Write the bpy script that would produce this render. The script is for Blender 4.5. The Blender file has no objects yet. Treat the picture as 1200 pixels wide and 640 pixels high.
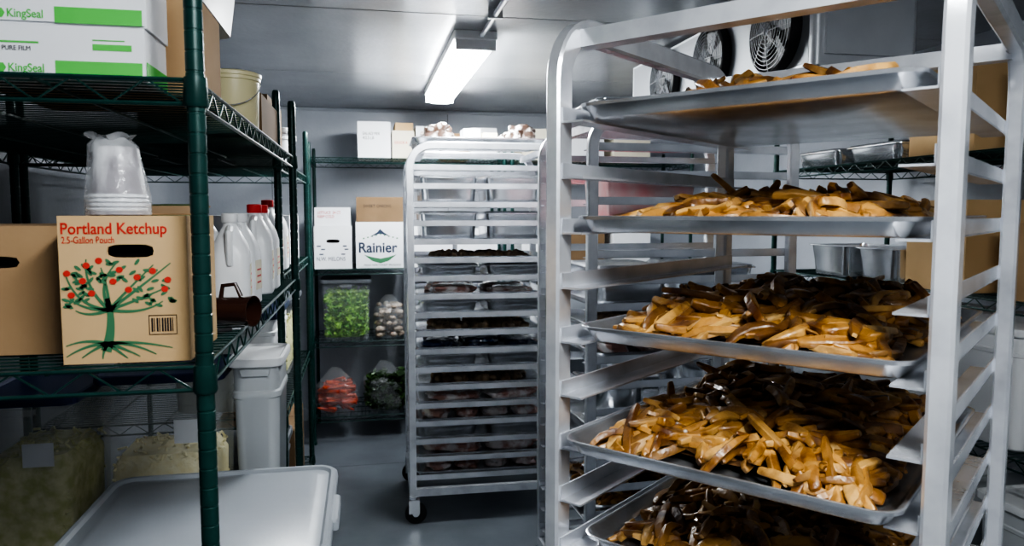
import bpy, bmesh, math, random
from mathutils import Matrix, Vector, noise
random.seed(7)
scn = bpy.context.scene
R = math.radians

# ---------------------------------------------------------------- materials
def mat(name, col, rough=0.5, metal=0.0, col2=None, nscale=8.0, ramp=(0.35,0.65), bump=0.0, bscale=60.0,
        alpha=1.0, emis=0.0, island=None, coat=0.0, stretch=None, spec=None):
    m = bpy.data.materials.new(name); m.use_nodes = True
    nt = m.node_tree; b = nt.nodes['Principled BSDF']
    b.inputs['Base Color'].default_value = (*col, 1)
    b.inputs['Roughness'].default_value = rough
    b.inputs['Metallic'].default_value = metal
    b.inputs['Alpha'].default_value = alpha
    if coat: b.inputs['Coat Weight'].default_value = coat
    if spec is not None: b.inputs['Specular IOR Level'].default_value = spec
    if emis:
        b.inputs['Emission Color'].default_value = (*col, 1)
        b.inputs['Emission Strength'].default_value = emis
    tc = nt.nodes.new('ShaderNodeTexCoord')
    vec = tc.outputs['Object']
    if stretch:
        mp = nt.nodes.new('ShaderNodeMapping'); mp.inputs['Scale'].default_value = stretch
        nt.links.new(vec, mp.inputs['Vector']); vec = mp.outputs['Vector']
    colout = None
    if col2:
        n = nt.nodes.new('ShaderNodeTexNoise'); n.inputs['Scale'].default_value = nscale
        n.inputs['Detail'].default_value = 4
        r = nt.nodes.new('ShaderNodeValToRGB')
        r.color_ramp.elements[0].position = ramp[0]; r.color_ramp.elements[1].position = ramp[1]
        r.color_ramp.elements[0].color = (*col, 1); r.color_ramp.elements[1].color = (*col2, 1)
        nt.links.new(vec, n.inputs['Vector']); nt.links.new(n.outputs['Fac'], r.inputs['Fac'])
        colout = r.outputs['Color']
    if island:
        g = nt.nodes.new('ShaderNodeNewGeometry')
        r2 = nt.nodes.new('ShaderNodeValToRGB')
        els = r2.color_ramp.elements
        for i, c in enumerate(island):
            p = i / (len(island) - 1)
            if i == 0: e = els[0]
            elif i == len(island) - 1: e = els[len(els) - 1]
            else: e = els.new(p)
            e.position = p; e.color = (*c, 1)
        nt.links.new(g.outputs['Random Per Island'], r2.inputs['Fac'])
        if colout:
            mx = nt.nodes.new('ShaderNodeMix'); mx.data_type = 'RGBA'; mx.blend_type = 'MULTIPLY'
            mx.inputs[0].default_value = 1.0
            nt.links.new(colout, mx.inputs[6]); nt.links.new(r2.outputs['Color'], mx.inputs[7])
            colout = mx.outputs[2]
        else: colout = r2.outputs['Color']
    if colout: nt.links.new(colout, b.inputs['Base Color'])
    if bump:
        n2 = nt.nodes.new('ShaderNodeTexNoise'); n2.inputs['Scale'].default_value = bscale
        bp = nt.nodes.new('ShaderNodeBump'); bp.inputs['Strength'].default_value = bump
        bp.inputs['Distance'].default_value = 0.004
        nt.links.new(vec, n2.inputs['Vector']); nt.links.new(n2.outputs['Fac'], bp.inputs['Height'])
        nt.links.new(bp.outputs['Normal'], b.inputs['Normal'])
    return m

M_ceil = mat('ceiling_panel', (0.47,0.485,0.51), 0.26, 0.45, (0.40,0.415,0.44), 3, bump=0.25, bscale=45)
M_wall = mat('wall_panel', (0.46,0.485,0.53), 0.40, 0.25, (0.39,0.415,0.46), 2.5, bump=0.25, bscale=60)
M_wallshade = mat('wall_panel_shaded', (0.17,0.18,0.20), 0.5, 0.2, (0.135,0.145,0.165), 2.5, bump=0.2, bscale=60)  # wall panel copy with the shadow behind the shelves painted in as darker colour
M_floor = mat('floor_coating', (0.18,0.20,0.225), 0.33, 0.0, (0.135,0.15,0.17), 4, bump=0.10, bscale=90)
M_seam = mat('seam', (0.16,0.165,0.17), 0.6)
M_fseam = mat('floor_seam', (0.13,0.145,0.165), 0.5)
M_alu = mat('aluminium', (0.92,0.94,0.98), 0.25, 0.62, (0.68,0.70,0.74), 16, ramp=(.42,.75), bump=0.08, bscale=40)
M_alu_d = mat('aluminium_runner', (0.90,0.92,0.97), 0.26, 0.68, (0.66,0.68,0.72), 12, ramp=(.42,.75), bump=0.08, bscale=50)
M_pan = mat('sheet_pan_metal', (0.80,0.82,0.85), 0.26, 0.85, (0.45,0.45,0.46), 9, ramp=(.4,.75), bump=0.08, bscale=40)
M_steel = mat('stainless', (0.80,0.82,0.85), 0.18, 0.92)
M_green = mat('green_epoxy', (0.007,0.038,0.033), 0.35, 0.2, (0.011,0.053,0.046), 30)
M_kraft = mat('kraft_card', (0.43,0.28,0.15), 0.85, 0, (0.36,0.23,0.12), 5, bump=0.08, bscale=70)
M_kraftd = mat('kraft_card_dark', (0.22,0.14,0.075), 0.85, 0, (0.18,0.115,0.06), 5)
M_tan = mat('tan_card', (0.60,0.41,0.215), 0.85, 0, (0.53,0.355,0.18), 5)
M_white = mat('white_card', (0.82,0.83,0.85), 0.6, 0, (0.76,0.77,0.80), 4)
M_cream = mat('cream_card', (0.74,0.69,0.56), 0.7, 0, (0.68,0.63,0.50), 4)
M_wplast = mat('white_plastic', (0.80,0.81,0.82), 0.35, 0, (0.74,0.75,0.77), 3)
M_yplast = mat('cream_plastic', (0.74,0.68,0.42), 0.38, 0, (0.68,0.62,0.37), 4)
M_gplast = mat('grey_plastic', (0.44,0.47,0.51), 0.38, 0, (0.40,0.43,0.465), 5, bump=0.05, bscale=120)
M_gplastd = mat('dark_grey_plastic', (0.12,0.13,0.145), 0.42)
M_blue = mat('blue_lid', (0.012,0.020,0.075), 0.35)
M_clear = mat('clear_plastic', (0.80,0.84,0.86), 0.12, alpha=0.13)
M_tub = mat('milky_plastic', (0.70,0.73,0.74), 0.18, alpha=0.22)
M_film = mat('clear_film', (0.85,0.87,0.9), 0.10, alpha=0.13, bump=1.0, bscale=30)
M_sleeve = mat('sleeve_film', (0.85,0.87,0.9), 0.12, alpha=0.32, bump=1.0, bscale=45)
M_frost = mat('frosted_plastic', (0.70,0.73,0.75), 0.25, alpha=0.72)
M_red = mat('red_print', (0.58,0.035,0.025), 0.6)
M_redl = mat('red_plastic', (0.60,0.04,0.04), 0.35)
M_pink = mat('pink_box', (0.66,0.26,0.26), 0.6, 0, (0.62,0.50,0.50), 9)
M_greenp = mat('green_print', (0.05,0.18,0.085), 0.7)
M_greenk = mat('bright_green_print', (0.10,0.50,0.09), 0.6)
M_black = mat('black_ink', (0.015,0.015,0.018), 0.6)
M_blk = mat('black_rubber', (0.012,0.012,0.013), 0.5)
M_inshade = mat('painted_inside_shade', (0.03,0.022,0.015), 0.9)  # near-black colour stands in for shade inside cartons, behind holes and flap seams
M_navy = mat('navy_ink', (0.02,0.035,0.07), 0.6)
M_brown = mat('brown_plastic', (0.045,0.018,0.012), 0.25, coat=.4)
M_fry = mat('fried_potato', (1.0,0.98,0.94), 0.38, 0, (0.30,0.19,0.12), 26, ramp=(0.42,0.66),
            island=[(0.56,0.31,0.085),(0.30,0.14,0.03),(0.64,0.39,0.13),(0.15,0.06,0.014),(0.50,0.26,0.062),(0.40,0.195,0.042),(0.60,0.35,0.105),(0.10,0.038,0.011),(0.46,0.235,0.055),(0.24,0.105,0.024),(0.68,0.45,0.18)],
            bump=0.45, bscale=120, coat=0.16)
M_frygap = mat('fry_filler_gap_shade', (0.05,0.022,0.008), 0.8, 0, (0.13,0.06,0.016), 40, bump=0.5, bscale=80)  # filler mound under the fries; shade of the gaps painted as dark brown
M_lett = mat('lettuce', (0.08,0.28,0.02), 0.45, 0, (0.42,0.66,0.14), 30, island=[(0.4,0.55,0.35),(1,1,0.9),(0.8,0.95,0.6)])
M_dleaf = mat('dark_greens', (0.012,0.035,0.012), 0.4, 0, (0.07,0.15,0.04), 24, island=[(0.4,0.5,0.4),(1,1,0.9),(0.6,0.7,0.6)])
M_mush = mat('mushroom', (0.62,0.56,0.48), 0.6, 0, (0.30,0.22,0.17), 35, island=[(0.6,0.55,0.5),(1,1,1),(0.85,0.8,0.75)])
M_carrot = mat('carrot', (0.60,0.10,0.02), 0.4, 0, (0.45,0.06,0.035), 22, island=[(0.7,0.6,0.6),(1,1,1),(1,0.8,0.9)])
M_bread = mat('bagged_rolls', (0.07,0.04,0.028), 0.3, 0, (0.60,0.57,0.54), 26, ramp=(0.47,0.60), bump=0.6, bscale=50, coat=0.7)
M_meat = mat('wrapped_meat', (0.46,0.25,0.21), 0.18, 0, (0.80,0.74,0.72), 16, ramp=(.44,.58), bump=0.8, bscale=35, coat=0.9)
M_loaf = mat('brown_food', (0.10,0.055,0.03), 0.5, 0, (0.34,0.25,0.16), 26, bump=0.4, bscale=60, island=[(.6,.6,.6),(1,1,1),(1.0,.9,.8)])
M_foil = mat('foil', (0.86,0.88,0.91), 0.24, 0.8, bump=1.0, bscale=35)
M_bluebag = mat('blue_bag', (0.02,0.035,0.09), 0.2, 0, (0.18,0.21,0.27), 24, ramp=(.5,.62), bump=.7, bscale=40, coat=0.8)
M_yel = mat('shredded_cheese', (0.86,0.77,0.44), 0.55, 0, (0.92,0.86,0.60), 60, bump=0.8, bscale=90)
M_pick = mat('pickle_slices', (0.56,0.56,0.20), 0.4, 0, (0.84,0.80,0.46), 35, bump=0.6, bscale=60)
M_cup = mat('printed_cup', (0.72,0.71,0.72), 0.4, 0, (0.10,0.06,0.08), 15, ramp=(0.46,0.56), stretch=(1,1,0.4))
M_lamp = mat('lamp_diffuser', (0.95,0.985,1.0), 0.4, emis=64.0)
M_lamp2 = mat('lamp_diffuser_front', (0.95,0.985,1.0), 0.4, emis=45.0)
M_unit = mat('evaporator_housing', (0.60,0.62,0.65), 0.38, 0.35, (0.54,0.56,0.59), 6)
M_unitf = mat('evaporator_face', (0.20,0.21,0.225), 0.45, 0.3)
M_fan = mat('fan_black', (0.012,0.012,0.014), 0.4)

# ---------------------------------------------------------------- mesh builder
def rr(sx, sy, r, n=4):
    r = min(r, sx/2 - 1e-4, sy/2 - 1e-4); pts = []
    for k, (cx, cy) in enumerate([(sx/2-r, sy/2-r), (-sx/2+r, sy/2-r), (-sx/2+r, -sy/2+r), (sx/2-r, -sy/2+r)]):
        for i in range(n+1):
            a = math.pi/2*(k + i/n)
            pts.append((cx + r*math.cos(a), cy + r*math.sin(a)))
    return pts

class MB:
    def __init__(s): s.v=[]; s.f=[]; s.m=[]; s.mats=[]; s.M=Matrix()
    def mi(s, m):
        if m not in s.mats: s.mats.append(m)
        return s.mats.index(m)
    def add(s, vs, fs, m):
        o=len(s.v); k=s.mi(m)
        for p in vs: s.v.append(tuple(s.M @ Vector(p)))
        for f in fs: s.f.append([i+o for i in f]); s.m.append(k)
    def box(s, x0,x1,y0,y1,z0,z1, m):
        s.add([(x0,y0,z0),(x1,y0,z0),(x1,y1,z0),(x0,y1,z0),(x0,y0,z1),(x1,y0,z1),(x1,y1,z1),(x0,y1,z1)],
              [(0,3,2,1),(4,5,6,7),(0,1,5,4),(1,2,6,5),(2,3,7,6),(3,0,4,7)], m)
    def tube(s, p0, p1, r, m, n=6): s.path([p0,p1], r, m, n)
    def path(s, pts, r, m, n=8, closed=False):
        pts=[Vector(p) for p in pts]; N=len(pts); vs=[]; ref=None
        for i,p in enumerate(pts):
            a=pts[(i-1)%N] if (i>0 or closed) else p
            b=pts[(i+1)%N] if (i<N-1 or closed) else p
            t=(b-a).normalized()
            if ref is None: ref = Vector((0,0,1)) if abs(t.z)<0.9 else Vector((1,0,0))
            u=(ref - t*ref.dot(t))
            if u.length<1e-4: u=t.orthogonal()
            u.normalize(); w=t.cross(u); ref=u
            rad=r[i] if isinstance(r,(list,tuple)) else r
            for k in range(n):
                an=2*math.pi*(k+0.5)/n
                vs.append(p+u*math.cos(an)*rad+w*math.sin(an)*rad)
        fs=[]
        for i in range(N if closed else N-1):
            for k in range(n):
                j=(i+1)%N
                fs.append((i*n+k, i*n+(k+1)%n, j*n+(k+1)%n, j*n+k))
        if not closed:
            fs.append(tuple(range(n))[::-1]); fs.append(tuple((N-1)*n+k for k in range(n)))
        s.add(vs,fs,m)
    def loft(s, secs, m, c=(0,0), n=4, cap0=True, cap1=True):
        vs=[]; K=4*(n+1)
        for sec in secs:
            z,sx,sy,r=sec[:4]; ox,oy=(sec[4],sec[5]) if len(sec)>4 else (0,0)
            for (x,y) in rr(sx,sy,r,n): vs.append((x+c[0]+ox,y+c[1]+oy,z))
        fs=[]
        for i in range(len(secs)-1):
            for k in range(K): fs.append((i*K+k,i*K+(k+1)%K,(i+1)*K+(k+1)%K,(i+1)*K+k))
        if cap0: fs.append(tuple(range(K))[::-1])
        if cap1: fs.append(tuple((len(secs)-1)*K+k for k in range(K)))
        s.add(vs,fs,m)
    def lathe(s, prof, m, c=(0,0), n=28, cap0=True, cap1=True):
        vs=[]
        for (r,z) in prof:
            for k in range(n):
                a=2*math.pi*k/n; vs.append((c[0]+r*math.cos(a),c[1]+r*math.sin(a),z))
        fs=[]
        for i in range(len(prof)-1):
            for k in range(n): fs.append((i*n+k,i*n+(k+1)%n,(i+1)*n+(k+1)%n,(i+1)*n+k))
        if cap0: fs.append(tuple(range(n))[::-1])
        if cap1: fs.append(tuple((len(prof)-1)*n+k for k in range(n)))
        s.add(vs,fs,m)
    def blob(s, c, rad, m, j=0.18, nu=12, nv=8, flat=None):
        vs=[]; fs=[]; ph=[random.uniform(0,6.28) for _ in range(6)]
        def R_(a,b): return 1+j*(math.sin(2*a+ph[0])*math.cos(b+ph[1])+0.6*math.sin(3*a+ph[2])*math.sin(2*b+ph[3])+0.5*math.sin(5*a+ph[4]))
        for i in range(nv+1):
            b=-math.pi/2+math.pi*i/nv
            for k in range(nu):
                a=2*math.pi*k/nu; q=R_(a,b) if 0<i<nv else 1
                x,y,z=rad[0]*math.cos(b)*math.cos(a)*q,rad[1]*math.cos(b)*math.sin(a)*q,rad[2]*math.sin(b)*(1+j*0.4*math.sin(ph[5]+a) if 0<i<nv else 1)
                z+=c[2]
                if flat is not None: z=max(z,flat)
                vs.append((c[0]+x,c[1]+y,z))
        for i in range(nv):
            for k in range(nu): fs.append((i*nu+k,i*nu+(k+1)%nu,(i+1)*nu+(k+1)%nu,(i+1)*nu+k))
        s.add(vs,fs,m)
    def cbag(s, c, rad, m, seed=0, neck=0.0, amp=.22, nu=40, nv=26):
        vs=[]; fs=[]; so=Vector((seed*3.1,seed*1.7,seed*2.3))
        for i in range(nv+1):
            b=-math.pi/2+math.pi*i/nv
            for k in range(nu):
                a=2*math.pi*k/nu
                def se(t,e): return math.copysign(abs(t)**e,t)
                d=Vector((se(math.cos(b),.55)*se(math.cos(a),.75),se(math.cos(b),.55)*se(math.sin(a),.75),se(math.sin(b),.75)))
                q=1+amp*noise.noise(d*1.6+so)+amp*.55*(1-2*abs(noise.noise(d*4.2+so)))*.5
                if i in (0,nv): q=1
                x=d.x*rad[0]*q; y=d.y*rad[1]*q; z=(d.z*q+.92)*rad[2]
                if neck and i>nv*.62:
                    t=(i-nv*.62)/(nv*.38); x*=1-.75*t*(1-.6*t); y*=1-.75*t*(1-.6*t); z+=neck*t*t
                    if i==nv: x=d.x;y=d.y
                vs.append((c[0]+x,c[1]+y,max(z,0.0005)+c[2]))
        for i in range(nv):
            for k in range(nu): fs.append((i*nu+k,i*nu+(k+1)%nu,(i+1)*nu+(k+1)%nu,(i+1)*nu+k))
        s.add(vs,fs,m)
    def leaves(s, n, bx, by, z0, z1, m, sz=(.014,.028)):
        for i in range(n):
            x=random.uniform(-bx,bx); y=random.uniform(-by,by)
            if random.random()<.6: y=-by+random.uniform(0,.02)
            elif random.random()<.5: x=bx-random.uniform(0,.02)
            z=random.uniform(z0,z1)
            q_=random.uniform(*sz); T=Matrix.Translation((x,y,z))@Matrix.Rotation(random.uniform(0,6.3),4,'Z')@Matrix.Rotation(random.uniform(0,3.1),4,'X')
            vs=[T@Vector((q_*math.cos(q)*(1+.2*math.sin(3*q)),q_*.7*math.sin(q),.25*q_*math.sin(4*q))) for q in [2*math.pi*k/9 for k in range(9)]]
            s.add(vs+[T@Vector((0,0,.3*q_))],[(k,(k+1)%9,9) for k in range(9)],m)
    def obj(s, name, loc=(0,0,0), rz=0, bevel=0, parent=None, smooth=True, rot=None):
        me=bpy.data.meshes.new(name); me.from_pydata(s.v,[],s.f)
        for m in s.mats: me.materials.append(m)
        for p,k in zip(me.polygons,s.m): p.material_index=k
        bm=bmesh.new(); bm.from_mesh(me)
        bmesh.ops.recalc_face_normals(bm,faces=bm.faces)
        bm.to_mesh(me); bm.free()
        if smooth:
            for p in me.polygons: p.use_smooth=True
            me.set_sharp_from_angle(angle=0.7)
        o=bpy.data.objects.new(name,me); scn.collection.objects.link(o)
        o.location=loc; o.rotation_euler=rot if rot else (0,0,rz)
        if parent: o.parent=parent
        if bevel:
            b=o.modifiers.new('bevel','BEVEL'); b.width=bevel; b.segments=2; b.limit_method='ANGLE'
        return o

def text(body, size, loc, face, m, parent, name='printed_text', sx=1.0, bold=0.0):
    c=bpy.data.curves.new(name,'FONT'); c.body=body; c.size=size; c.extrude=0.0002; c.offset=bold
    c.materials.append(m)
    o=bpy.data.objects.new(name,c); scn.collection.objects.link(o)
    o.rotation_euler={'-y':(R(90),0,0),'+x':(R(90),0,R(90)),'-x':(R(90),0,R(-90))}[face]
    o.location=loc; o.scale=(sx,1,1); o.parent=parent
    return o

# ---------------------------------------------------------------- room
XL,XR,YB,YF,H=-1.06,2.40,5.20,-1.6,2.14
def plane_box(name,x0,x1,y0,y1,z0,z1,m,seams=None,ms=None):
    b=MB(); b.box(x0,x1,y0,y1,z0,z1,m)
    if seams:
        for q in seams: b.box(*q,ms or M_seam)
    return b.obj(name,smooth=False)
plane_box('floor',XL-.1,XR+.1,YF-.1,YB+.1,-.1,0,M_floor,[(XL,XR,4.2,4.203,0,.0008),(XL,XR,1.9,1.903,0,.0008)],M_fseam)
plane_box('ceiling',XL-.1,XR+.1,YF-.1,YB+.1,H,H+.1,M_ceil,[(XL,XR,3.9,3.902,H-.001,H),(XL,XR,2.7,2.702,H-.001,H)])
plane_box('wall_back',XL-.1,XR+.1,YB,YB+.1,0,H,M_wall,[(.58,.584,YB-.001,YB,0,H),(-.6,-.596,YB-.001,YB,0,H),(1.75,1.754,YB-.001,YB,0,H)])
plane_box('wall_left',XL-.1,XL,YF,YB,0,H,M_wallshade,[(XL,XL+.001,2.0,2.004,0,H),(XL,XL+.001,3.2,3.204,0,H)])
plane_box('wall_right',XR,XR+.1,YF,YB,0,H,M_wall,[(XR-.001,XR,2.0,2.004,0,H)])
plane_box('wall_front',XL-.1,XR+.1,YF-.1,YF,0,H,M_wallshade)
b=MB()
b.path([(XL,YB-.012,H-.012),(XR,YB-.012,H-.012)],.012,M_wall,6); b.obj('trim_1')
b=MB(); b.box(XL,XR,YB-.015,YB,0,.09,M_wall); b.obj('baseboard_back',bevel=.004)

# ---------------------------------------------------------------- ceiling lamps
def lamp(X,y0,y1,ml):
    b=MB(); w=.075; yc=(y0+y1)/2; L=y1-y0
    b.loft([(H-.001,w*2+.02,L+.02,.01),(H-.03,w*2+.02,L+.02,.01),(H-.034,w*2+.004,L,.012)],M_wplast,(X,yc))
    b.loft([(H-.034,w*2,L-.02,.02),(H-.06,w*2-.008,L-.03,.02),(H-.078,w*2-.05,L-.06,.02)],ml,(X,yc))
    for y in (y0+.008,y1-.008): b.box(X-w-.004,X+w+.004,y-.008,y+.008,H-.072,H-.03,M_wplast)
    b.obj('ceiling_light_fixture')
lamp(.44,2.92,4.35,M_lamp)
lamp(.35,-.75,.55,M_lamp2)
b=MB(); b.tube((.46,2.90,H-.02),(.46,.60,H-.02),.011,M_alu,10)
for y in (2.6,2.0,1.4,.9): b.box(.435,.485,y-.01,y+.01,H-.034,H-.0005,M_alu)
b.obj('electrical_conduit')

# ---------------------------------------------------------------- evaporator
b=MB(); x0,x1,y0,y1,z0,z1=1.28,1.62,1.96,3.45,1.86,2.125
b.loft([(z0,x1-x0,y1-y0,.02),(z0+.02,x1-x0+.0,y1-y0,.02),(z1,x1-x0,y1-y0,.02)],M_unit,((x0+x1)/2,(y0+y1)/2))
b.box(x0-.001,x0,y0+.03,y1-.03,z0+.01,z1-.008,M_unitf)
b.box(x0+.03,x1-.03,y0-.012,y0,z0+.03,z1-.03,M_unit)
b.box(x0+.01,x0+.04,y0+.03,y0+.07,z0-.012,z0,M_gplastd)
for yc in (2.15,2.58,3.01):
    zc=1.993
    b.M=Matrix.Translation((x0-.002,yc,zc)) @ Matrix.Rotation(R(-90),4,'Y')
    b.lathe([(.128,0),(.128,.004),(.125,.006)],M_fan,n=40)
    b.lathe([(.127,0),(.127,.030),(.121,.034),(.117,.008)],M_fan,n=40,cap0=False,cap1=False)
    for k in range(1,10): 
        rr_=.0127*k; b.path([(rr_*math.cos(a*math.pi/16),rr_*math.sin(a*math.pi/16),.036+.008*(1-(k/9)**2)) for a in range(32)],.0013,M_gplastd,4,closed=True)
    for k in range(8):
        a=k*math.pi/4; b.path([(.01*math.cos(a),.01*math.sin(a),.046),(.06*math.cos(a),.06*math.sin(a),.043),(.122*math.cos(a),.122*math.sin(a),.034)],.0016,M_gplastd,4)
    for k in range(5):
        a=k*2*math.pi/5
        pts=[(.02,-.01),(.095,-.035),(.1,.02),(.02,.012)]
        vs=[(p[0]*math.cos(a)-p[1]*math.sin(a),p[0]*math.sin(a)+p[1]*math.cos(a),.018+.25*p[1]) for p in pts]
        b.add(vs,[(0,1,2,3)],M_gplastd)
    b.lathe([(.022,.008),(.022,.026),(.012,.03)],M_fan,n=16)
    b.M=Matrix()
for yy in (2.1,3.3):
    for xx in (1.36,1.56): b.tube((xx,yy,z1-.01),(xx,yy,H),.006,M_steel,6)
b.obj('evaporator_unit')

# ---------------------------------------------------------------- wire shelving
def shelving(x0,x1,y0,y1,levels,top,name='wire_shelving_unit',along='y'):
    b=MB(); r=.0115
    for x in (x0,x1):
        for y in (y0,y1):
            prof=[(r*1.3,0),(r*1.3,.02),(r,.022)]; z=.03
            while z<top-.03:
                prof+=[(r,z),(r*.93,z+.0008),(r*.93,z+.0026),(r,z+.0034)]; z+=.0254
            prof+=[(r,top-.008),(r*.7,top)]
            b.lathe(prof,M_green,(x,y),n=12)
    for z in levels:
        zt=z-.003
        for (p,q) in (((x0,y0),(x1,y0)),((x1,y0),(x1,y1)),((x1,y1),(x0,y1)),((x0,y1),(x0,y0))):
            b.tube((*p,zt),(*q,zt),.003,M_green,6); b.tube((*p,zt-.030),(*q,zt-.030),.003,M_green,6)
            L=math.hypot(q[0]-p[0],q[1]-p[1]); n=max(2,int(L/.042)); pts=[]
            for i in range(n+1):
                t=.02+.96*i/n; pts.append((p[0]+(q[0]-p[0])*t,p[1]+(q[1]-p[1])*t,zt-(.030 if i%2 else 0)))
            b.path(pts,.0018,M_green,4)
        if along=='y':
            n=int((y1-y0)/.024)
            for i in range(1,n): 
                y=y0+(y1-y0)*i/n; b.tube((x0,y,zt+.0012),(x1,y,zt+.0012),.0016,M_green,4)
            for i in (1,2,3):
                x=x0+(x1-x0)*i/4; b.tube((x,y0,zt-.003),(x,y1,zt-.003),.0026,M_green,4)
        else:
            n=int((x1-x0)/.024)
            for i in range(1,n):
                x=x0+(x1-x0)*i/n; b.tube((x,y0,zt+.0012),(x,y1,zt+.0012),.0016,M_green,4)
            for i in (1,2,3):
                y=y0+(y1-y0)*i/4; b.tube((x0,y,zt-.003),(x1,y,zt-.003),.0026,M_green,4)
        for x in (x0,x1):
            for y in (y0,y1): b.lathe([(r*1.2,zt-.034),(r*1.35,zt-.03),(r*1.2,zt+.003)],M_green,(x,y),n=12)
    return b.obj(name)
S1=[1.60,1.235,.55,.12]
shelving(-.95,-.205,1.005,2.30,S1,1.76)
shelving(-.95,-.255,2.36,3.50,[1.60,1.235,.80,.30],1.80)
SB=[1.77,1.09,.64,.17]
shelving(-.32,.88,4.64,5.12,SB,1.86,along='x')
shelving(.93,2.15,4.64,5.12,SB,1.86,along='x')
shelving(1.76,2.32,1.25,2.95,[1.615,1.185,.75,.25],1.80)

# ---------------------------------------------------------------- sheet-pan racks
def sweep_xz(b,pts,y,hw,hd,m):
    prof=[]
    c=.3*min(hw,hd)
    for (px,py) in ((hw,-hd+c),(hw,hd-c),(hw-c,hd),(-hw+c,hd),(-hw,hd-c),(-hw,-hd+c),(-hw+c,-hd),(hw-c,-hd)): prof.append((px,py))
    vs=[]; N=len(pts)
    for i,(x,z) in enumerate(pts):
        a=pts[max(0,i-1)]; c_=pts[min(N-1,i+1)]
        tx,tz=c_[0]-a[0],c_[1]-a[1]; l=math.hypot(tx,tz); tx/=l; tz/=l
        for (u,w) in prof: vs.append((x-tz*u,y+w,z+tx*u))
    K=8; fs=[(i*K+k,i*K+(k+1)%K,(i+1)*K+(k+1)%K,(i+1)*K+k) for i in range(N-1) for k in range(K)]
    fs.append(tuple(range(K))); fs.append(tuple((N-1)*K+k for k in range(K)))
    b.add(vs,fs,m)
def rack(cx,cy,rz,L,W,slots,Ht=1.75,hw=.017,hd=.0125,rc=.10):
    b=MB(); pts=[(-L/2,.13)]
    pts.append((-L/2,Ht-rc-hw))
    for i in range(1,9):
        a=math.pi-math.pi/2*i/8; pts.append((-L/2+rc+rc*math.cos(a),Ht-rc-hw+rc*math.sin(a)))
    for i in range(0,9):
        a=math.pi/2-math.pi/2*i/8; pts.append((L/2-rc+rc*math.cos(a),Ht-rc-hw+rc*math.sin(a)))
    pts.append((L/2,.13))
    for y in (-W/2,W/2):
        sweep_xz(b,pts,y,hw,hd,M_alu)
        b.box(-L/2,L/2,y-hd,y+hd,.13,.165,M_alu)
        s=1 if y<0 else -1; yi=y+s*hd
        for z in slots:
            ya,yb=sorted((yi,yi+s*.003)); b.box(-L/2-hw*.6,L/2+hw*.6,ya,yb,z-.002,z+.022,M_alu_d)
            ya,yb=sorted((yi,yi+s*.040)); b.box(-L/2-hw*.6,L/2+hw*.6,ya,yb,z-.003,z,M_alu_d)
    for x in (-L/2+.055,L/2-.055):
        b.box(x-.016,x+.016,-W/2+.005,W/2-.005,Ht-.052,Ht-.024,M_alu)
    for x in (-L/2+.0,L/2-.0):
        b.box(x-hw,x+hw,-W/2+.005,W/2-.005,.13,.162,M_alu)
        for y in (-W/2,W/2):
            b.lathe([(.02,.13),(.02,.118),(.012,.116)],M_steel,(x,y),n=12)
            b.box(x-.02,x+.03,y-.017,y-.014,.05,.118,M_steel); b.box(x-.02,x+.03,y+.014,y+.017,.05,.118,M_steel)
            b.box(x-.02,x+.03,y-.017,y+.017,.114,.118,M_steel)
            b.M=Matrix.Translation((x+.012,y,.0505))@Matrix.Rotation(R(90),4,'X')
            b.lathe([(.040,-.011),(.050,-.008),(.050,.008),(.040,.011)],M_blk,n=22); b.lathe([(.016,-.015),(.016,.015)],M_steel,n=12)
            b.M=Matrix()
    return b.obj('sheet_pan_rack',(cx,cy,0),rz,bevel=0)
def local(cx,cy,rz,x,y): return (cx+x*math.cos(rz)-y*math.sin(rz), cy+x*math.sin(rz)+y*math.cos(rz))
def pan(loc,rz,L=.64,W=.462,h=.026,name='sheet_pan'):
    b=MB()
    b.loft([(0,L-.040,W-.040,.02),(.003,L-.032,W-.032,.025),(h-.004,L-.012,W-.012,.03),(h-.006,L,W,.034),(h-.001,L+.002,W+.002,.035),(h,L-.003,W-.003,.033),
            (h-.002,L-.014,W-.014,.03),(.006,L-.036,W-.036,.025),(.0035,L-.046,W-.046,.02)],M_pan,n=6)
    return b.obj(name,loc,rz)
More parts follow.
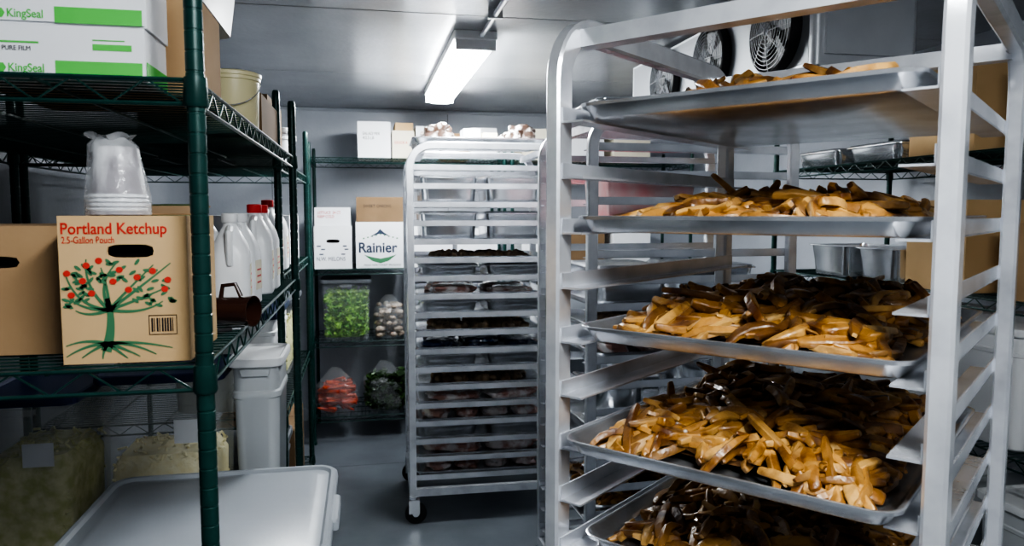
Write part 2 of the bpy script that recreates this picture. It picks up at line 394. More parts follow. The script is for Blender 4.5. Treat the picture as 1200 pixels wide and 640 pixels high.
def fries(loc,rz,L=.57,W=.42,hmax=.06,n=330,seed=1,xs=0.0,hwd=.212):
    random.seed(seed); b=MB()
    def hh(x,y):
        ex=max(0,1-abs((x-xs)/(L/2))**3.0); ey=max(0,1-abs(y/(W/2))**3.0)
        nz=noise.noise(Vector((x*9+seed,y*9,seed*.7)))
        return hmax*(ex*ey)**.7*(.85+.4*nz)
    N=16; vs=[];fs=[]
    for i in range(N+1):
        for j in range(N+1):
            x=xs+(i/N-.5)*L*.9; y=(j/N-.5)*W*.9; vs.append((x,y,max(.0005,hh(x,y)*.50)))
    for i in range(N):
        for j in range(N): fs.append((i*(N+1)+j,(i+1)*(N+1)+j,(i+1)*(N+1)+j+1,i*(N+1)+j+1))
    b.add(vs,fs,M_frygap)
    for k in range(n):
        x=xs+random.uniform(-.5,.5)*L; y=random.uniform(-.5,.5)*W
        base=hh(x,y)
        l=random.choice([.045,.06,.07,.08,.09,.10,.11,.12]); w=random.uniform(.011,.019); t=random.uniform(.010,.015)
        if random.random()<.12: w*=1.35
        z=.010+base*random.uniform(.45,1.02)
        ya=random.gauss(-.5,.9) if random.random()<.45 else random.uniform(0,math.pi*2)
        pt=random.gauss(0,.24)*min(1,base/(hmax*.5))
        d=.02; gx=(hh(x+d*math.cos(ya),y+d*math.sin(ya))-hh(x-d*math.cos(ya),y-d*math.sin(ya)))/(2*d)
        pt+=-math.atan(gx)*.7
        T=Matrix.Translation((x,y,z))@Matrix.Rotation(ya,4,'Z')@Matrix.Rotation(pt,4,'Y')@Matrix.Rotation(random.uniform(-.9,.9),4,'X')
        bend=random.uniform(-.013,.013); bz=random.uniform(-.005,.007)
        tw=random.uniform(-.6,.6); e0=random.uniform(.5,.92); e1=random.uniform(.45,.9); sk=random.uniform(-.003,.003)
        vs=[];fs=[]; S=[(-.5,e0*.68),(-.47,e0),(-.22,random.uniform(.88,1.08)),(.05,1),(.28,random.uniform(.84,1.05)),(.47,e1),(.5,e1*.66)]
        for (u,q) in S:
            cy=bend*(1-4*u*u)+sk*math.sin(9*u); cz=bz*(1-4*u*u); ct,st=math.cos(tw*u),math.sin(tw*u)
            for (a,c) in ((-1,-.70),(-.76,-1),(.76,-1),(1,-.70),(1,.70),(.76,1),(-.76,1),(-1,.70)):
                yy,zz=a*w/2*q,c*t/2*q
                vs.append(T@Vector((u*l,cy+yy*ct-zz*st,cz+yy*st+zz*ct)))
        K=8
        for i in range(len(S)-1):
            for j in range(K): fs.append((i*K+j,i*K+(j+1)%K,(i+1)*K+(j+1)%K,(i+1)*K+j))
        fs.append(tuple(range(K))); fs.append(tuple((len(S)-1)*K+j for j in range(K)))
        mz=min(v.z for v in vs)
        if mz<.001: vs=[v+Vector((0,0,.001-mz)) for v in vs]
        hl=.292
        mx=max(abs(v.x) for v in vs); my=max(abs(v.y) for v in vs)
        if mx>hl:
            s_=math.copysign(mx-hl,x); vs=[v-Vector((s_,0,0)) for v in vs]
        if my>hwd:
            s_=math.copysign(my-hwd,y); vs=[v-Vector((0,s_,0)) for v in vs]
        b.add(vs,fs,M_fry)
    return b.obj('french_fries_pile',loc,rz)

# foreground rack
C3=(.737,1.158); Z3=R(39.7)
sl3=[.2625+.0875*i for i in range(16)]
rack(*C3,Z3,.657,.55,sl3,hw=.020,hd=.0135,rc=.09)
for i,(idx,off,n,hm) in enumerate([(15,-.015,330,.050),(13,-.020,380,.050),(11,-.008,520,.072),(9,-.050,560,.074),(7,.010,430,.060),(5,.0,150,.04)]):
    z=sl3[idx]; x,y=local(*C3,Z3,off,0)
    pan((x,y,z+.0005),Z3,W=.488)
    fries((x,y,z+.0045),Z3,hmax=hm,n=n,seed=11+i,xs=.012)

# food helpers
def lumps(name,x,y,z,rz,m,L=.54,W=.38,h=.04,n=14,rad=(.05,.05)):
    b=MB()
    for i in range(n):
        px=random.uniform(-.5,.5)*(L-.1); py=random.uniform(-.5,.5)*(W-.1)
        rx=random.uniform(*rad); b.blob((px,py,h*.4),(rx*1.2,rx,h*random.uniform(.5,.9)),m,flat=.0005)
    b.obj(name,(x,y,z),rz)
def slabs(name,x,y,z,rz,m,nx=3,ny=3,h=.035):
    b=MB()
    for i in range(nx):
        for j in range(ny):
            px=(-.5+(i+.5)/nx)*.56+random.uniform(-.015,.015)*(nx<4); py=(-.5+(j+.5)/ny)*.38
            px=max(-.21,min(.21,px)) if nx<4 else px
            b.M=Matrix.Translation((px,py,0))@Matrix.Rotation(random.uniform(-.25,.25),4,'Z')
            sx,sy=.56/nx*random.uniform(.75,.95),.38/ny*.9; hh=h*random.uniform(.6,1.1)
            b.cbag((0,0,0),(sx*.48,sy*.48,hh*.5),m,seed=random.uniform(0,50),amp=.28,nu=24,nv=12)
    b.M=Matrix(); b.obj(name,(x,y,z),rz)
def hotel_pan(x,y,z,L=.30,W=.24,h=.09,rz=0,lid=True,name='steel_food_pan'):
    b=MB()
    b.loft([(0,L-.05,W-.05,.03),(.004,L-.04,W-.04,.035),(h-.006,L-.022,W-.022,.035),(h-.003,L,W,.03),(h,L,W,.03),(h,L-.02,W-.02,.03),(.01,L-.045,W-.045,.03)],M_steel,n=5)
    if lid: b.loft([(h+.001,L-.004,W-.004,.03),(h+.008,L-.02,W-.02,.03),(h+.010,L-.06,W-.06,.03),(h+.007,L-.10,W-.10,.02)],M_foil,n=5)
    return b.obj(name,(x,y,z),rz)

# middle rack
C2=(1.03,2.49); Z2=R(2.5)
sl2=[.20+.084*i for i in range(18)]
rack(*C2,Z2,.70,.55,sl2)
# far rack
C1=(.545,3.61); Z1=R(-1.5)
rack(*C1,Z1,.67,.55,sl2)
random.seed(21)
for idx,kind in [(0,'meat'),(1,'meat2'),(2,'foil'),(3,'meat'),(4,'meat2'),(5,'gran'),(6,'foil'),(7,'blue'),(8,'gran'),(9,'foil'),(10,'meat2'),(11,'foil'),(12,'gran'),(13,'pan'),(15,'pan')]:
    z=sl2[idx]; pan((*C1,z+.0005),Z1); zz=z+.0045
    if kind=='meat': slabs('wrapped_meat',*C1,zz,Z1,M_meat,h=.06,nx=4,ny=2)
    elif kind=='meat2': slabs('wrapped_meat',*C1,zz,Z1,M_meat,nx=2,ny=2,h=.055)
    elif kind=='gran': lumps('granola_layer',*C1,zz,Z1,M_loaf,h=.030,n=110,rad=(.012,.024))
    elif kind=='blue': slabs('blue_food_bag',*C1,zz,Z1,M_bluebag,nx=3,ny=2,h=.05)
    elif kind=='pan':
        for dx in (-.155,.155): hotel_pan(C1[0]+dx,C1[1],zz,.285,.37,.135)
    elif kind=='foil':
        for dx in (-.155,.155): hotel_pan(C1[0]+dx,C1[1],zz,.28,.37,.058)
pan((*C1,1.7505),Z1)
for grp in (((-.20,-.10,1.0),(-.15,.08,.85),(-.22,.02,.8)),((.20,-.10,1.05),(.205,.07,.9),(.15,.0,.7))):
    b=MB(); cxm=sum(q[0] for q in grp)/3
    for i,(x,y,s_) in enumerate(grp):
        b.cbag((x-cxm,y,0),(.058*s_,.056*s_,.045*s_),M_bread,seed=i+3+cxm*9,amp=.4)
    b.obj('bagged_rolls',(C1[0]+cxm,C1[1],1.7550))
def carton(name,x0,x1,y0,y1,z0,z1,m,hole=None,tape=None,flap=True):
    b=MB(); cx,cy=(x0+x1)/2,(y0+y1)/2; X=(x1-x0)/2; Y=(y1-y0)/2; Hh=z1-z0
    t=.003
    b.box(-X,X,Y-t,Y,0,Hh,m); b.box(X-t,X,-Y,Y-t,0,Hh,m); b.box(-X,-X+t,-Y,Y-t,0,Hh,m)
    b.box(-X+t,X-t,-Y+t,Y-t,0,t,m)
    g=.0015
    b.box(-X,X,-Y,-g,Hh,Hh+.002,m); b.box(-X,X,g,Y,Hh,Hh+.002,m); b.box(-X+t,X-t,-Y+t,Y-t,Hh-.004,Hh-.001,M_inshade)
    if tape: b.box(-.022,.022,-Y-.0006,Y+.0006,Hh+.002,Hh+.0026,tape); b.box(-.022,.022,-Y-.0006,-Y,Hh-.05,Hh+.0026,tape)
    if hole:
        hx,hz,a,c=hole
        angs=sorted([2*math.pi*i/32 for i in range(32)]+[math.atan2(sz-hz,sx-hx)%(2*math.pi) for sx in (-X+t,X-t) for sz in (0,Hh)])
        out=[];inn=[]
        for an in angs:
            ca,sa=math.cos(an),math.sin(an); ts=[]
            if ca>1e-9: ts.append((X-t-hx)/ca)
            if ca<-1e-9: ts.append((-X+t-hx)/ca)
            if sa>1e-9: ts.append((Hh-hz)/sa)
            if sa<-1e-9: ts.append((-hz)/sa)
            tt=min(ts); out.append((hx+ca*tt,-Y,hz+sa*tt))
            rad=((abs(ca)/a)**4+(abs(sa)/c)**4)**-.25; inn.append((hx+ca*rad,-Y,hz+sa*rad))
        n=len(angs); inb=[(p[0],-Y+.004,p[2]) for p in inn]
        b.add(out+inn+inb,[(i,(i+1)%n,n+(i+1)%n,n+i) for i in range(n)]+[(n+i,n+(i+1)%n,2*n+(i+1)%n,2*n+i) for i in range(n)],m)
        b.box(hx-a*1.1,hx+a*1.1,-Y+.03,-Y+.032,hz-c*1.3,hz+c*1.3,M_inshade)
    else: b.box(-X+t,X-t,-Y,-Y+t,t,Hh,m)
    return b.obj(name,(cx,cy,z0),smooth=False)
carton('white_carton',C1[0]-.085,C1[0]-.005,C1[1]-.16,C1[1]-.04,1.7550,1.822,M_white)
carton('cream_carton',C1[0]+.005,C1[0]+.075,C1[1]-.16,C1[1]-.04,1.7550,1.805,M_cream)
for idx,kind in [(2,'gran'),(3,'fry'),(6,'base'),(10,'gran'),(11,'foil'),(14,'base'),(9,'meat'),(5,'foil2')]:
    z=sl2[idx]; pan((*C2,z+.0005),Z2); zz=z+.0045
    if kind=='gran': lumps('granola_layer',*C2,zz,Z2,M_loaf,h=.035,n=120,rad=(.014,.026))
    elif kind=='meat': slabs('wrapped_meat',*C2,zz,Z2,M_meat,nx=4,ny=2,h=.06)
    elif kind in ('foil','foil2'):
        for dx in (-.155,.155): hotel_pan(C2[0]+dx,C2[1],zz,.28,.36,.12 if kind=='foil' else .055)
    elif kind=='fry': fries((*C2,zz),Z2,n=240,seed=77,hmax=.05,W=.40,hwd=.204)
for (dx,dz) in ((-.18,0),(.10,0)):
    b=MB(); b.lathe([(.10,0),(.103,.004),(.103,.215),(.109,.218),(.109,.222),(.100,.222),(.098,.01)],M_steel,n=36,cap1=True)
    for s in (-1,1): b.path([(s*.10,-.03,.16),(s*.135,-.03,.165),(s*.135,.03,.165),(s*.10,.03,.16)],.004,M_steel,6)
    b.obj('stock_pot',(C2[0]+dx,C2[1]-.05,sl2[6]+.0045))
b=MB(); b.loft([(0,.29,.26,.012),(.17,.31,.28,.014)],M_pink); b.loft([(.170,.32,.29,.015),(.188,.32,.29,.015),(.193,.30,.27,.015)],M_redl)
b.obj('red_lidded_tub',(C2[0]-.08,C2[1],sl2[14]+.0045))
pan((C2[0],C2[1],1.7505),Z2)
for dx in (-.15,.15): hotel_pan(C2[0]+dx,C2[1],1.7545,.28,.38,.045)

e=.0005
# ketchup carton with tomato tree print
kx0,kx1,ky0,ky1=-.382,-.228,1.035,1.215
kb=carton('ketchup_carton',kx0,kx1,ky0,ky1,S1[1]+e,S1[1]+.190,M_tan,hole=(.008,.146,.028,.0085))
fy=-(ky1-ky0)/2-.0006
text('Portland Ketchup',.0205,(-.074,fy,.1685),'-y',M_red,kb,sx=.87,bold=.0003)
text('2.5-Gallon Pouch',.0125,(-.073,fy,.1565),'-y',M_red,kb,sx=.72)
b=MB()
def ribbon(pts,w,m):
    vs=[];N=len(pts)
    for i,(x,z) in enumerate(pts):
        a=pts[max(0,i-1)];c=pts[min(N-1,i+1)]; tx,tz=c[0]-a[0],c[1]-a[1]; l=math.hypot(tx,tz) or 1
        ww=w[0]+(w[1]-w[0])*i/(N-1)
        vs+= [(x-tz/l*ww,fy,z+tx/l*ww),(x+tz/l*ww,fy,z-tx/l*ww)]
    b.add(vs,[(2*i,2*i+1,2*i+3,2*i+2) for i in range(N-1)],m)
def arc(p0,p1,p2,n=12): return [((1-t)**2*p0[0]+2*t*(1-t)*p1[0]+t*t*p2[0],(1-t)**2*p0[1]+2*t*(1-t)*p1[1]+t*t*p2[1]) for t in [i/n for i in range(n+1)]]
tx=-.020
ribbon(arc((tx-.006,.016),(tx+.006,.05),(tx-.002,.085)),(.0065,.0030),M_greenp)
for end,ctl in (((-.070,.118),(-.06,.075)),((-.066,.085),(-.05,.07)),((-.045,.136),(-.05,.10)),((-.008,.132),(-.035,.105)),((.035,.128),(-.005,.088)),((.056,.130),(.02,.10)),((.050,.098),(.01,.08)),((-.028,.125),(-.020,.1)),((.045,.080),(.02,.062)),((-.060,.070),(-.045,.06))):
    ribbon(arc((tx,.070),ctl,end),(.0024,.0008),M_greenp)
for end,ctl in (((-.073,.010),(-.05,.026)),((.035,.010),(.005,.028)),((-.055,.008),(-.04,.02)),((.015,.008),(-.005,.02)),((.055,.018),(.01,.030)),((-.073,.024),(-.05,.034)),((-.030,.006),(-.03,.015)),((0,.006),(-.01,.015))):
    ribbon(arc((tx-.004,.026),ctl,end),(.0026,.0007),M_greenp)
random.seed(5)
def disc(x,z,rx,rz_,an,m,y=fy-.0002,n=12):
    b.add([(x+rx*math.cos(q)*math.cos(an)-rz_*math.sin(q)*math.sin(an),y,z+rx*math.cos(q)*math.sin(an)+rz_*math.sin(q)*math.cos(an)) for q in [2*math.pi*i/n for i in range(n)]],[tuple(range(n))],m)
for k in range(75):
    a=random.uniform(-.35,3.5); q=random.uniform(.026,.066)
    x=tx+q*1.0*math.cos(a)*(1.2 if math.cos(a)>0 else .8); z=.088+q*.75*math.sin(a)
    if z>.134 and x>-.03: continue
    disc(max(-.072,x),z,.0050,.0021,random.uniform(-1,1),M_greenp)
for (x,z) in ((-.068,.118),(-.045,.128),(-.05,.108),(-.006,.122),(-.014,.107),(-.064,.090),(-.04,.092),(.015,.112),(.034,.120),(.048,.096),(.004,.096),(-.03,.134),(.052,.108)):
    disc(x,z,.0044,.0041,0,M_red,y=fy-.0004)
for i in range(9): b.box(.030+i*.0032,.030+i*.0032+random.choice([.001,.002]),fy-.0002,fy,.040,.058,M_black)
b.box(.027,.0615,fy-.00015,fy,.036,.0368,M_black); b.box(.027,.0615,fy-.00015,fy,.061,.0618,M_black); b.box(.027,.0278,fy-.00015,fy,.036,.062,M_black); b.box(.0607,.0615,fy-.00015,fy,.036,.062,M_black)
o=b.obj('tomato_tree_print',parent=kb,smooth=False)
sxx=(kx1-kx0)/2+.0006
text('TOMATO\nKETCHUP',.011,(sxx,-.07,.10),'+x',M_red,kb); 
b=MB()
for i in range(10): b.box(sxx-.0002,sxx+.0001,.0+i*.005,.0+i*.005+.0022,.03,.05,M_black)
b.obj('barcode_print',parent=kb,smooth=False)
b=MB(); b.M=Matrix.Translation((0,.002,.1925))@Matrix.Rotation(R(8),4,'X'); b.box(-.074,.074,0,.085,0,.002,M_kraft); b.obj('flap',parent=kb,smooth=False)

carton('kraft_carton',-.70,-.402,1.12,1.42,S1[1]+e,S1[1]+.176,M_kraft,hole=(.055,.128,.034,.008))
for i in range(4):
    z=S1[0]+e+i*.0665
    o=carton('film_wrap_box',-.86,-.272+random.uniform(-.004,.004),1.045,1.150,z,z+.0635,M_white,flap=False)
    fyy=-(.105)/2-.0006
    b=MB(); b.box(.188,.290,fyy,fyy+.0004,.002,.022,M_greenk); b.box(-.29,.095,fyy,fyy+.0004,.002,.010,M_greenk); b.box(.2945,.2952,-.05,.05,.002,.024,M_greenk)
    b.box(.232,.278,fyy,fyy+.0004,.036,.044,M_greenk); b.box(.125,.170,fyy,fyy+.0004,.042,.0445,M_greenk); b.box(.232,.270,fyy,fyy+.0004,.048,.0495,M_greenk)
    b.obj('green_band',parent=o,smooth=False)
    b=MB(); 
    b.M=Matrix.Translation((.126,fyy-.0001,.0115))@Matrix.Rotation(R(90),4,'X'); b.lathe([(.0065,0),(.0065,.0002)],M_greenk,n=6); b.M=Matrix(); b.obj('logo_print',parent=o,smooth=False)
    text('KingSeal',.0145,(.134,fyy,.007),'-y',M_greenk,o,bold=.0002,sx=.85)
    text('PURE FILM',.008,(.128,fyy,.033),'-y',M_black,o,sx=.9)
    text('KingSeal',.022,(-.14,fyy,.023),'-y',M_greenk,o,bold=.0003)
carton('kraft_carton',-.50,-.238,1.165,1.37,S1[0]+e,1.752,M_kraft,tape=M_cream)
b=MB(); b.loft([(0,.25,.27,.02),(.12,.28,.30,.025),(.12,.30,.32,.03),(.13,.30,.32,.03),(.135,.28,.30,.03)],M_gplast); b.obj('grey_storage_bin',(-.362,1.36,1.7555))
carton('kraft_carton',-.52,-.24,1.91,2.25,S1[0]+e,1.72,M_kraftd)
b=MB(); b.lathe([(.050,0),(.0515,.003),(.055,.110),(.058,.111),(.058,.118),(.060,.119),(.060,.126),(.054,.129),(.053,.126)],M_yplast,n=36)
b.path([(.058*math.cos(a),.058*math.sin(a)-.003,.104-.05*math.sin(a-math.pi)) for a in [math.pi+math.pi*i/14 for i in range(15)]],.0014,M_steel,5)
b.obj('cream_bucket',(-.272,1.70,S1[0]+e))
b=MB(); b.M=Matrix.Rotation(R(0),4,'X')
b.lathe([(.038,0),(.0395,.001),(.0395,.004),(.037,.006),(.027,.088),(.026,.090)],M_cup,n=28)
for i in range(4): b.lathe([(.0385-.0004*i,.006+i*.006),(.0395-.001*i,.008+i*.006),(.0375-.0008*i,.010+i*.006)],M_wplast,n=28,cap0=False,cap1=False)
# loose film sleeve round the stack, gathered at the top
vs=[];fs=[];K=40
sec=[(.0405,.001),(.0405,.02),(.036,.05),(.032,.075),(.030,.092),(.022,.100),(.030,.106),(.024,.104)]
for i,(r_,z_) in enumerate(sec):
    for k in range(K):
        a=2*math.pi*k/K; q=r_*(1+.06*math.sin(7*a+i)*(i/4)); vs.append((q*math.cos(a)-.010*(i/7)**2,q*math.sin(a),z_+.003*math.sin(5*a+i)*(i/6)))
for i in range(len(sec)-1):
    for k in range(K): fs.append((i*K+k,i*K+(k+1)%K,(i+1)*K+(k+1)%K,(i+1)*K+k))
b.add(vs,fs,M_sleeve)
b.obj('disposable_cup_stack',(-.322,1.080,S1[1]+.1925))

def jug(x,y,z,cap,sc=1.0,rz=0,name='plastic_jug'):
    b=MB(); s=sc
    b.loft([(0,.075*s,.085*s,.018),(.004*s,.082*s,.092*s,.02),(.125*s,.082*s,.092*s,.022),(.150*s,.072*s,.080*s,.03),(.175*s,.045*s,.050*s,.022),(.188*s,.030*s,.030*s,.014),(.20*s,.028*s,.028*s,.0135)],M_wplast,n=5)
    b.lathe([(.0165*s,.196*s),(.0175*s,.198*s),(.0175*s,.215*s),(.015*s,.217*s)],cap,n=20)
    b.path([(0,-.018*s,.185*s),(0,-.045*s,.175*s),(0,-.052*s,.14*s),(0,-.044*s,.105*s)],.008*s,M_wplast,8)
    b.box(.0405*s,.0415*s,-.03*s,.03*s,.035*s,.105*s,M_cream)
    for k in range(3): b.box(.0414*s,.0418*s,-.02*s,.02*s,(.05+.015*k)*s,(.054+.015*k)*s,M_redl)
    return b.obj(name,(x,y,z),rz)
jug(-.262,1.56,S1[1]+e,M_wplast,.90,R(6))
jug(-.262,1.68,S1[1]+e,M_wplast,.90,R(-5))
jug(-.262,1.90,S1[1]+e,M_redl,1.0,R(4))
jug(-.262,2.02,S1[1]+e,M_redl,1.0,R(0))
b=MB(); b.lathe([(.045,0),(.05,.004),(.052,.19),(.050,.195)],M_wplast,n=28); b.lathe([(.055,.19),(.055,.21),(.050,.213)],mat('green_cap',(.16,.26,.10),.4),n=28); b.obj('green_lidded_tub',(-.37,1.62,S1[1]+e))
b=MB(); b.lathe([(.04,0),(.042,.003),(.042,.15),(.03,.17),(.015,.18),(.015,.2)],M_wplast,n=24); b.lathe([(.018,.198),(.018,.215)],M_redl,n=16); b.obj('white_bottle',(-.37,1.80,S1[1]+e))
# brown mug lying on its side at the shelf edge, spoon handle beside it
b=MB(); b.M=Matrix.Translation((0,0,.0275))@Matrix.Rotation(R(90),4,'Y')
b.lathe([(.020,-.038),(.0225,-.036),(.0245,.020),(.0265,.034),(.0268,.037),(.0245,.037),(.022,.0),(.019,-.030)],M_brown,n=28)
b.path([(-.022,0,-.024),(-.043,0,-.020),(-.046,0,.004),(-.025,0,.014)],.004,M_brown,8)
b.obj('brown_plastic_mug',(-.222,1.335,S1[1]+e),R(-22))
b=MB(); b.lathe([(.030,0),(.033,.002),(.034,.012),(.030,.015)],M_brown,n=24); b.obj('brown_jar_lid',(-.262,1.44,S1[1]+e))
b=MB(); b.tube((-.05,0,.004),(.05,0,.004),.0035,M_black,8); b.tube((.05,0,.004),(.065,0,.004),.0015,M_steel,6); b.obj('marker_pen',(-.262,1.255,S1[1]+e),R(25))

# ---------------------------------------------------------------- bins
def bin_(name,x0,x1,y0,y1,z0,h,m,lid=None,fill=None,fillh=.5,taper=.03):
    b=MB(); X=x1-x0;Y=y1-y0; r=.03; thin=m in (M_clear,M_tub)
    s=[(0,X-taper-.01,Y-taper-.01,r),(.006,X-taper,Y-taper,r)]
    s+=[(h*.80,X-.012,Y-.012,r),(h*.81,X-.004,Y-.004,r),(h*.84,X-.004,Y-.004,r),(h*.85,X-.012,Y-.012,r),(h-.012,X-.010,Y-.010,r),(h-.010,X,Y,r),(h,X,Y,r),(h,X-.012,Y-.012,r)]
    if not thin: s+=[(h*.3,X-taper*.6-.02,Y-taper*.6-.02,r),(.010,X-taper-.01,Y-taper-.01,r)]
    b.loft(s,m,n=5,cap1=not thin)
    if fill:
        fh=h*fillh
        b.loft([(.012,X-taper-.022,Y-taper-.022,r),(fh*.85,X-taper-.014,Y-taper-.014,r),(fh,X-taper-.05,Y-taper-.05,r)],fill,n=5)
        random.seed(int(x0*1000))
        for i in range(420):
            px=random.uniform(-.5,.5)*(X-taper-.02); py=random.uniform(-.5,.5)*(Y-taper-.02); pz=fh+random.uniform(-.02,.012)
            if random.random()<.55: py=-(Y-taper-.02)/2+.004; pz=random.uniform(.02,fh)
            elif random.random()<.5: px=(X-taper-.02)/2-.004; pz=random.uniform(.02,fh)
            a=random.uniform(0,6.28); p=random.uniform(-.6,.6); l=random.uniform(.008,.02)
            d=Vector((math.cos(a)*math.cos(p)*.6,math.sin(a)*math.cos(p)*.4,math.sin(p)))*l; c_=Vector((px*.97,py*.97,max(.02,pz)))
            b.path([c_-d,c_+d],.0035,fill,5)
        b.box(X/2-.12,X/2-.05,-(Y-.02)/2-.0015,-(Y-.02)/2-.0005,h*.62,h*.76,M_white)
    if lid:
        b.loft([(h-.006,X+.012,Y+.012,r),(h+.001,X+.014,Y+.014,r),(h+.014,X+.010,Y+.010,r),(h+.016,X-.004,Y-.004,r),(h+.009,X-.016,Y-.016,r),(h+.009,X-.05,Y-.05,r)],lid,n=5)
    for sgn in (-1,1): b.loft([(h-.03,.07,.012,.004),(h-.012,.08,.016,.005)],m,(0,sgn*(Y/2+.001)),n=3)
    return b.obj(name,((x0+x1)/2,(y0+y1)/2,z0))
zl=S1[2]+e
b=MB(); TX,TY,TH=.54,.54,.205
b.loft([(0,TX-.07,TY-.07,.04),(.01,TX-.06,TY-.06,.045),(TH-.03,TX-.03,TY-.03,.05),(TH-.028,TX-.012,TY-.012,.05),(TH-.01,TX-.012,TY-.012,.05)],M_gplast,n=6)
b.loft([(TH-.014,TX+.004,TY+.004,.05),(TH-.004,TX+.010,TY+.010,.055),(TH+.008,TX+.006,TY+.006,.055),(TH+.014,TX-.008,TY-.008,.05),(TH+.013,TX-.024,TY-.024,.045),(TH+.006,TX-.036,TY-.036,.04),(TH+.006,TX-.075,TY-.075,.035),(TH+.010,TX-.085,TY-.085,.03)],M_gplast,n=7)
b.loft([(TH-.012,.02,.16,.010),(TH+.006,.02,.16,.010),(TH+.010,.014,.15,.007)],M_gplast,(TX/2+.006,-.02),n=4)
b.obj('grey_lidded_tote',(-.350,1.70,zl))
bin_('clear_storage_bin',-.680,-.375,2.02,2.28,zl,.45,M_tub,M_blue,M_yel,.54)
bin_('white_storage_bin',-.355,-.225,2.03,2.27,zl,.48,M_frost,M_wplast)
bin_('clear_storage_bin',-.945,-.705,1.95,2.27,zl,.42,M_tub,M_blue,M_pick,.66)
bin_('white_storage_bin',-.55,-.27,1.05,1.35,.12+e,.3,M_wplast,M_wplast)
bin_('white_storage_bin',-.62,-.27,1.6,2.1,.12+e,.3,M_frost,M_blue)
carton('kraft_carton',-.60,-.29,2.45,2.85,1.6005,1.80,M_kraftd)
bin_('white_storage_bin',-.55,-.28,2.95,3.30,1.6005,.14,M_wplast,M_wplast)
carton('white_carton',-.60,-.28,2.95,3.35,1.2355,1.42,M_white)
jug(-.31,2.55,1.2355,M_redl,1.1); jug(-.31,2.72,1.2355,M_wplast,1.1)
bin_('white_storage_bin',-.60,-.28,2.42,2.85,.8005,.30,M_wplast,M_blue)
bin_('clear_storage_bin',-.60,-.28,2.95,3.38,.8005,.28,M_tub,M_gplastd,M_pick,.7)
bin_('grey_storage_bin',-.60,-.28,2.42,2.85,.3005,.32,M_gplastd,M_gplastd)
carton('kraft_carton',-.60,-.28,2.95,3.38,.3005,.58,M_kraftd)

# ---------------------------------------------------------------- back shelving contents
o=carton('produce_carton',-.30,-.075,4.66,5.0,SB[1]+e,1.35,M_white,hole=(.0,.17,.04,.011))
text('N.W. MELONS',.034,(-.10,-.1706,.05),'-y',M_navy,o,sx=.8)
b=MB()
for (x,z) in ((-.085,.14),(-.06,.12),(.07,.14),(.08,.12),(-.07,.09),(.06,.09)): b.box(x-.012,x+.012,-.1706,-.1702,z-.004,z+.004,M_navy)
b.obj('label_print',parent=o,smooth=False)
o=carton('white_carton',-.295,-.08,4.67,5.0,1.3525,1.465,M_white)
text('LETTUCE  24 CT\nKEEP COLD',.024,(-.09,-.1656,.075),'-y',M_red,o,sx=.8)
o=carton('produce_carton',-.05,.245,4.66,5.0,SB[1]+e,1.375,M_white)
text('Rainier',.088,(-.135,-.1708,.10),'-y',M_navy,o,sx=.95,bold=.002)
b=MB()
def fl(pts,m,y=-.1704): b.add([(p[0],y,p[1]) for p in pts],[tuple(range(len(pts)))],m)
for i in range(9):
    b.box(-.105+i*.0255,-.095+i*.0255,-.1704,-.1701,.182+.0065*(4-abs(i-4)),.190+.0065*(4-abs(i-4)),M_greenp)
fl([(-.065,.196),(-.02,.222),(.0,.245),(.025,.222),(.065,.196),(.025,.208),(.0,.215),(-.02,.208)],M_navy)
fl([(-.10,.085),(-.05,.045),(0,.03),(.05,.045),(.10,.085),(.05,.07),(0,.06),(-.05,.07)],M_greenp)
b.obj('label_print',parent=o,smooth=False)
text('FRESH NORTHWEST PRODUCE',.016,(-.10,-.1706,.015),'-y',M_navy,o)
o=carton('kraft_carton',-.045,.24,4.67,5.0,1.3775,1.53,M_kraftd); 
text('SWEET ONIONS',.026,(-.10,-.1656,.09),'-y',M_black,o,sx=.9)
o=carton('white_carton',-.03,.17,4.67,5.0,SB[0]+e,1.99,M_white); text('SALAD MIX\n4/2.5 LB',.026,(-.07,-.1656,.14),'-y',M_black,o,sx=.8)
o=carton('cream_carton',.180,.315,4.68,5.0,SB[0]+e,1.94,M_cream); text('GRADE A',.024,(-.055,-.1606,.09),'-y',M_red,o,sx=.8)
carton('kraft_carton',.20,.31,4.70,5.0,1.9425,1.99,M_tan)
o=carton('white_carton',.325,.47,4.68,5.0,SB[0]+e,1.97,M_white); text('CHEESE\n2/5 LB',.022,(-.05,-.1606,.13),'-y',M_navy,o,sx=.8)
carton('kraft_carton',.485,.66,4.68,5.0,SB[0]+e,1.93,M_kraft)
carton('white_carton',.675,.84,4.70,5.0,SB[0]+e,1.97,M_white)
LB=bin_('clear_storage_bin',-.27,.035,4.67,5.02,SB[2]+e,.365,M_clear,M_gplastd)
random.seed(3); b=MB()
b.leaves(800,.122,.145,.03,.31,M_lett)
b.loft([(.014,.22,.26,.03),(.29,.235,.275,.03)],M_lett)
b.obj('lettuce_leaves',(0,0,0),parent=LB)
b=MB()
for iz in range(6):
    for k in range(18):
        x=random.uniform(-.075,.075); y=random.uniform(-.10,.10); s=random.uniform(.017,.024)
        b.blob((x,y,.02+iz*.036),(s,s,s*.75),M_mush,j=.06,nu=10,nv=6,flat=.0005)
b.cbag((0,0,0),(.10,.13,.125),M_film,seed=9,neck=.03,amp=.1)
b.obj('mushroom_bag',(.150,4.81,SB[2]+e))
bin_('white_storage_bin',.275,.56,4.68,5.02,SB[2]+e,.30,M_wplast,M_wplast)
bin_('grey_storage_bin',.59,.85,4.68,5.02,SB[2]+e,.30,M_gplast,M_gplastd)
b=MB(); random.seed(8)
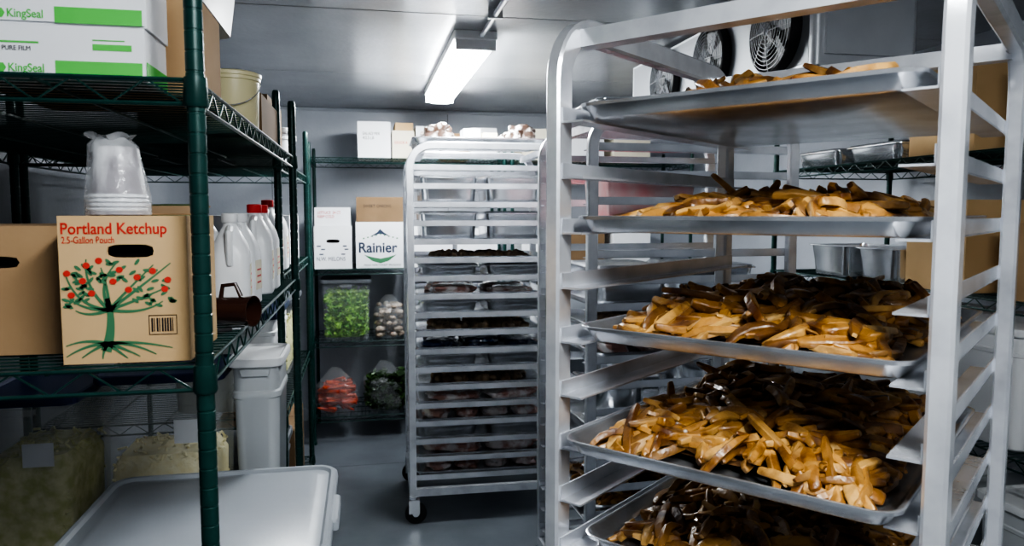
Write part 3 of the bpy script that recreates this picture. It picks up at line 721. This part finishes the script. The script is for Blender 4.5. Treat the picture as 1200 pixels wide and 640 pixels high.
for i in range(95):
    x=random.uniform(-.085,.085); y=random.uniform(-.10,.07); z=.018+random.uniform(0,1)*.18*(1-(abs(x)/.12)**2)
    a=random.uniform(-.8,.8)+ (math.pi if random.random()<.5 else 0); p=random.uniform(-.35,.35); l=.06
    d=Vector((math.cos(a)*math.cos(p),math.sin(a)*math.cos(p),math.sin(p)))
    P=[Vector((x,y,z))+d*l*t for t in (-1,-.9,0,.7,1)]
    for q in P: q.z=max(q.z,.017); q.x=max(-.12,min(.12,q.x))
    b.path(P,[.008,.014,.012,.006,.002],M_carrot,8)
b.cbag((0,-.01,0),(.120,.120,.12),M_film,seed=4,neck=.05,amp=.18)
b.obj('bagged_carrots',(-.185,4.80,SB[3]+e))
b=MB(); b.leaves(520,.105,.10,.03,.235,M_dleaf,(.02,.04)); b.cbag((0,0,0),(.10,.09,.10),M_dleaf,seed=14,amp=.25)
b.cbag((0,0,0),(.130,.125,.135),M_film,seed=6,neck=.05,amp=.2)
b.obj('bagged_greens',(.120,4.80,SB[3]+e))
bin_('grey_storage_bin',.34,.62,4.68,5.02,SB[3]+e,.30,M_gplastd,M_gplastd)
for i,(x,m,h) in enumerate(((1.0,M_white,.25),(1.3,M_kraftd,.3),(1.62,M_white,.28))):
    carton('white_carton' if m is M_white else 'kraft_carton',x,x+.26,4.68,5.02,SB[1]+e,SB[1]+h,m)
    bin_('white_storage_bin',x,x+.27,4.68,5.02,SB[2]+e,.3,M_wplast if i!=1 else M_gplast,M_gplastd)
    carton('white_carton' if m is not M_white else 'cream_carton',x,x+.25,4.68,5.02,SB[0]+e,SB[0]+.2,M_white if m is not M_white else M_cream)
carton('white_carton',.30,.55,4.68,5.0,SB[1]+e,1.38,M_white); carton('white_carton',.58,.84,4.68,5.0,SB[1]+e,1.33,M_white)

# ---------------------------------------------------------------- right shelving contents
RZ=[1.615,1.185,.75,.25]
hotel_pan(1.93,2.345,RZ[1]+e,.28,.24,.12,lid=False); hotel_pan(1.93,2.63,RZ[1]+e,.28,.26,.12,lid=False)
carton('kraft_carton',1.79,2.10,1.93,2.18,RZ[1]+e,1.47,M_tan,tape=M_cream)
carton('kraft_carton',1.79,2.15,1.45,1.80,RZ[1]+e,1.40,M_kraft)
for y in (2.40,2.74): hotel_pan(1.95,y,RZ[0]+e,.30,.30,.06)
carton('cream_carton',1.80,2.12,1.93,2.20,RZ[0]+e,1.92,M_tan); carton('white_carton',1.80,2.10,1.50,1.80,RZ[0]+e,1.86,M_white)
for y in (1.30,1.72,2.14): bin_('white_storage_bin',1.79,2.15,y,y+.36,RZ[2]+e,.34,M_wplast,M_wplast)
bin_('grey_storage_bin',1.79,2.15,2.56,2.9,RZ[2]+e,.30,M_gplast,M_gplastd)
for y in (1.35,2.0): bin_('white_storage_bin',1.79,2.15,y,y+.5,RZ[3]+e,.34,M_frost,M_wplast)

# ---------------------------------------------------------------- camera, world
cam=bpy.data.cameras.new('camera'); co=bpy.data.objects.new('camera',cam); scn.collection.objects.link(co)
co.location=(0,0,1.43); co.rotation_euler=(R(90-4.6),0,R(-11.3)); cam.sensor_width=36; cam.lens=26.0; cam.clip_start=.02
cam.dof.use_dof=True; cam.dof.focus_distance=1.6; cam.dof.aperture_fstop=8
scn.camera=co
w=bpy.data.worlds.new('world'); scn.world=w; w.use_nodes=True
w.node_tree.nodes['Background'].inputs[0].default_value=(.6,.65,.7,1); w.node_tree.nodes['Background'].inputs[1].default_value=.1
scn.view_settings.view_transform='AgX'
scn.view_settings.look='AgX - High Contrast'
scn.view_settings.exposure=0.55
